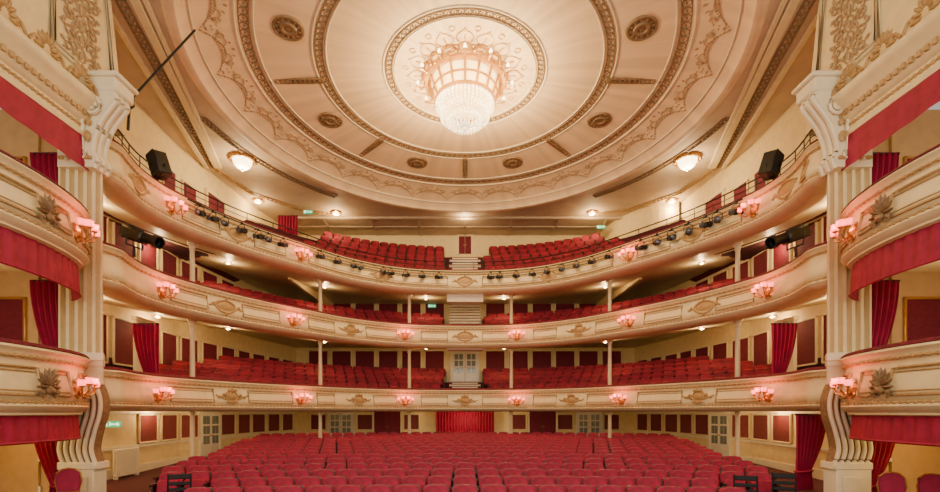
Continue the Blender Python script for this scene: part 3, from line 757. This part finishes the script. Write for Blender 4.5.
for s,sd in ((-1,'left'),(1,'right')):
    r=thing('spotlight','large black profile spotlight mounted over the middle balcony on the %s'%sd,'spotlight',(s*9.5,13.6,5.1),s*.25)
    M=RY(-s*.38); bm=B(); box(bm,(s*.2,0,.1),(.8,.36,.36),.05,M); box(bm,(s*.2,0,.3),(.5,.25,.08),.02,M); add('lamp_housing',bm,BLACK,r)
    bm=B(); lathe(bm,[(0,0),(.14,0),(.14,.45),(.18,.47),(.18,.65),(.14,.65)],16,(-s*.1,0,.02),M@RY(-s*PI/2)); add('lens_barrel',bm,BLACK,r)
    bm=B(); tube(bm,[(s*.2,-.26,.15),(s*.2,-.26,-.25),(s*.2,.26,-.25),(s*.2,.26,.15)],.03,6); tube(bm,[(s*.2,0,-.25),(s*.2,0,-.55)],.03,6); add('yoke',bm,BLACK,r)
    r=thing('loudspeaker','black loudspeaker on a bracket above the topmost balcony rail on the %s'%sd,'loudspeaker',(s*9.7,14.75,7.4),s*.5)
    bm=B(); box(bm,(0,0,.42),(.5,.42,.72),.03,RX(.2)@RY(s*.2)); add('cabinet',bm,BLACK,r)
    bm=B(); box(bm,(0,-.21,.44),(.44,.02,.64),.01,RX(.2)@RY(s*.2)); add('grille',bm,DARKF,r)
    bm=B(); tube(bm,[(-.28,0,.4),(-.28,0,.02),(.28,0,.02),(.28,0,.4)],.022,6); add('bracket',bm,BLACK,r)
bp=thing('boom_pole','slanting black lighting pole fixed above the left scroll bracket','pole',P(130,100,12.6))
bm=B(); tube(bm,[P(130,100,12.6),P(195,30,13.4)],.03,8); add('pole_tube',bm,BLACK,bp,world=True)
bm=B(); blob(bm,P(131,103,12.55),(.1,.1,.18)); tube(bm,[P(130,100,12.6),P(128,130,12.6)],.035,6); add('clamp',bm,BLACK,bp,world=True)
# ------------------------------------------------------------------ exit signs
def sign(loc,rot,label):
    r=thing('exit_sign',label,'exit sign',loc,rot)
    bm=B(); box(bm,(0,0,0),(.52,.06,.2),.01); add('sign_box',bm,GREEN,r)
    bm=B(); box(bm,(-.16,-.035,0),(.09,.01,.13)); box(bm,(.06,-.035,0),(.16,.01,.03))
    prism(bm,[(.14,-.06),(.22,0),(.14,.06)],'y',-.04,-.03)
    blob(bm,(-.04,-.035,.05),(.02,.01,.02)); box(bm,(-.04,-.035,-.01),(.03,.01,.08)); add('pictogram',bm,SIGNW,r)
sign(P(308,212,25.5),0,'small green exit sign high up left of the top seats')
sign(P(601,227,27.5),0,'small green exit sign high up right of the top seats')
sign(P(432,306,29.6),0,'small green exit sign over the middle balcony seats')
sign(Vector((-11.55,15.2,-.4)),.5,'green exit sign on the stalls side wall near the radiator')
# ------------------------------------------------------------------ radiator
r=thing('radiator','cream column radiator against the left stalls side wall','radiator',(-11.72,16.1,floorz(16)))
for k in range(12):
    bm=B(); y=(k-5.5)*.095
    for dx in (-.05,.05): tube(bm,[(dx,y,.12),(dx,y,.95)],.03,6)
    blob(bm,(0,y,.97),(.1,.04,.06)); blob(bm,(0,y,.12),(.1,.04,.06)); add('section',bm,IVORY,r)
for y in (-.5,.5): bm=B(); box(bm,(0,y,.04),(.14,.05,.1)); add('foot',bm,IVORY,r)
# ------------------------------------------------------------------ loose chairs
dc=thing('side_chair','x','chair',(0,0,0))
bm=B(); box(bm,(0,0,.45),(.44,.42,.07),.03,seg=2); add('seat',bm,DARKF,dc)
for zz,hh in ((.9,.1),(.76,.07),(.64,.07)):
    bm=B(); box(bm,(0,.21,zz),(.4,.04,hh),.015,RX(-.12)); add('back_slat',bm,DARKF,dc)
for sx in (-1,1):
    bm=B(); tube(bm,[(sx*.2,-.18,.43),(sx*.2,-.2,0)],.018,6); add('leg',bm,BLACK,dc)
    bm=B(); tube(bm,[(sx*.2,.22,.96),(sx*.2,.18,.45),(sx*.2,.22,0)],.018,6); add('leg',bm,BLACK,dc)
for px,Y,l in ((177,10.1,'black loose chair at the left end of the front stalls rows'),(787,10.2,'black loose chair at the far right end of the front stalls rows'),(748,9.9,'black loose chair just right of the front row of red seats')):
    x=(px-465)/F*Y; place(dc,(x,Y,floorz(Y)),(.35 if px<400 else -.35),l,'black loose chairs',1.1)
bc=thing('box_chair','x','chair',(0,0,0))
bm=B(); box(bm,(0,0,.44),(.48,.46,.12),.05,seg=2); add('seat',bm,RED,bc)
out=[(-.2,.5),(.2,.5),(.25,.75),(.22,.95),(.12,1.04),(0,1.06),(-.12,1.04),(-.22,.95),(-.25,.75)]
bm=B(); prism(bm,out,'y',.18,.26); bmesh.ops.bevel(bm,geom=bm.edges[:],offset=.025,segments=2,affect='EDGES'); add('backrest',bm,ROSE,bc)
bm=B(); tube(bm,[(a,.22,b) for a,b in out],.022,6,True); add('back_frame',bm,GOLD,bc)
for sx in (-1,1):
    for sy in (-1,1): bm=B(); tube(bm,[(sx*.2,sy*.18,.4),(sx*.22,sy*.22,0)],[.025,.016],6); add('leg',bm,GOLD,bc)
for px,Y,l in ((895,10.3,'red round backed gilt chair in stage level box, nearest the right curtain'),(936,10.1,'red round backed gilt chair at the right edge of the picture'),(66,10.9,'red round backed gilt chair in the stage level box on the left')):
    x=(px-465)/F*Y; place(bc,(x,Y,floorz(Y)),-.5 if px>400 else .5,l,'gilt box chairs')
# ------------------------------------------------------------------ light, world, camera
a=bpy.data.lights.new('added_stage_fill','AREA'); a.shape='RECTANGLE'; a.size=16; a.size_y=8; a.energy=2600; a.color=srgb(255,238,214)  # added fill behind the camera to light the house, no known fixture
o=bpy.data.objects.new('added_stage_fill',a); COL.objects.link(o); o.location=(0,-5,5); o.rotation_euler=(math.radians(98),0,0)
w=bpy.data.worlds.new('World'); sc.world=w; w.use_nodes=True
bg=w.node_tree.nodes['Background']; bg.inputs[0].default_value=srgb(255,242,224)+(1,); bg.inputs[1].default_value=.52
cam=bpy.data.cameras.new('camera'); co=bpy.data.objects.new('camera',cam); COL.objects.link(co); sc.camera=co
cam.sensor_width=36; cam.lens=36*F/940; cam.shift_y=(412-246)/940; cam.shift_x=5/940; cam.clip_end=200
co.rotation_euler=(PI/2,0,0)
for o in sc.objects:
    if o.parent is None: o.location.z+=EYE
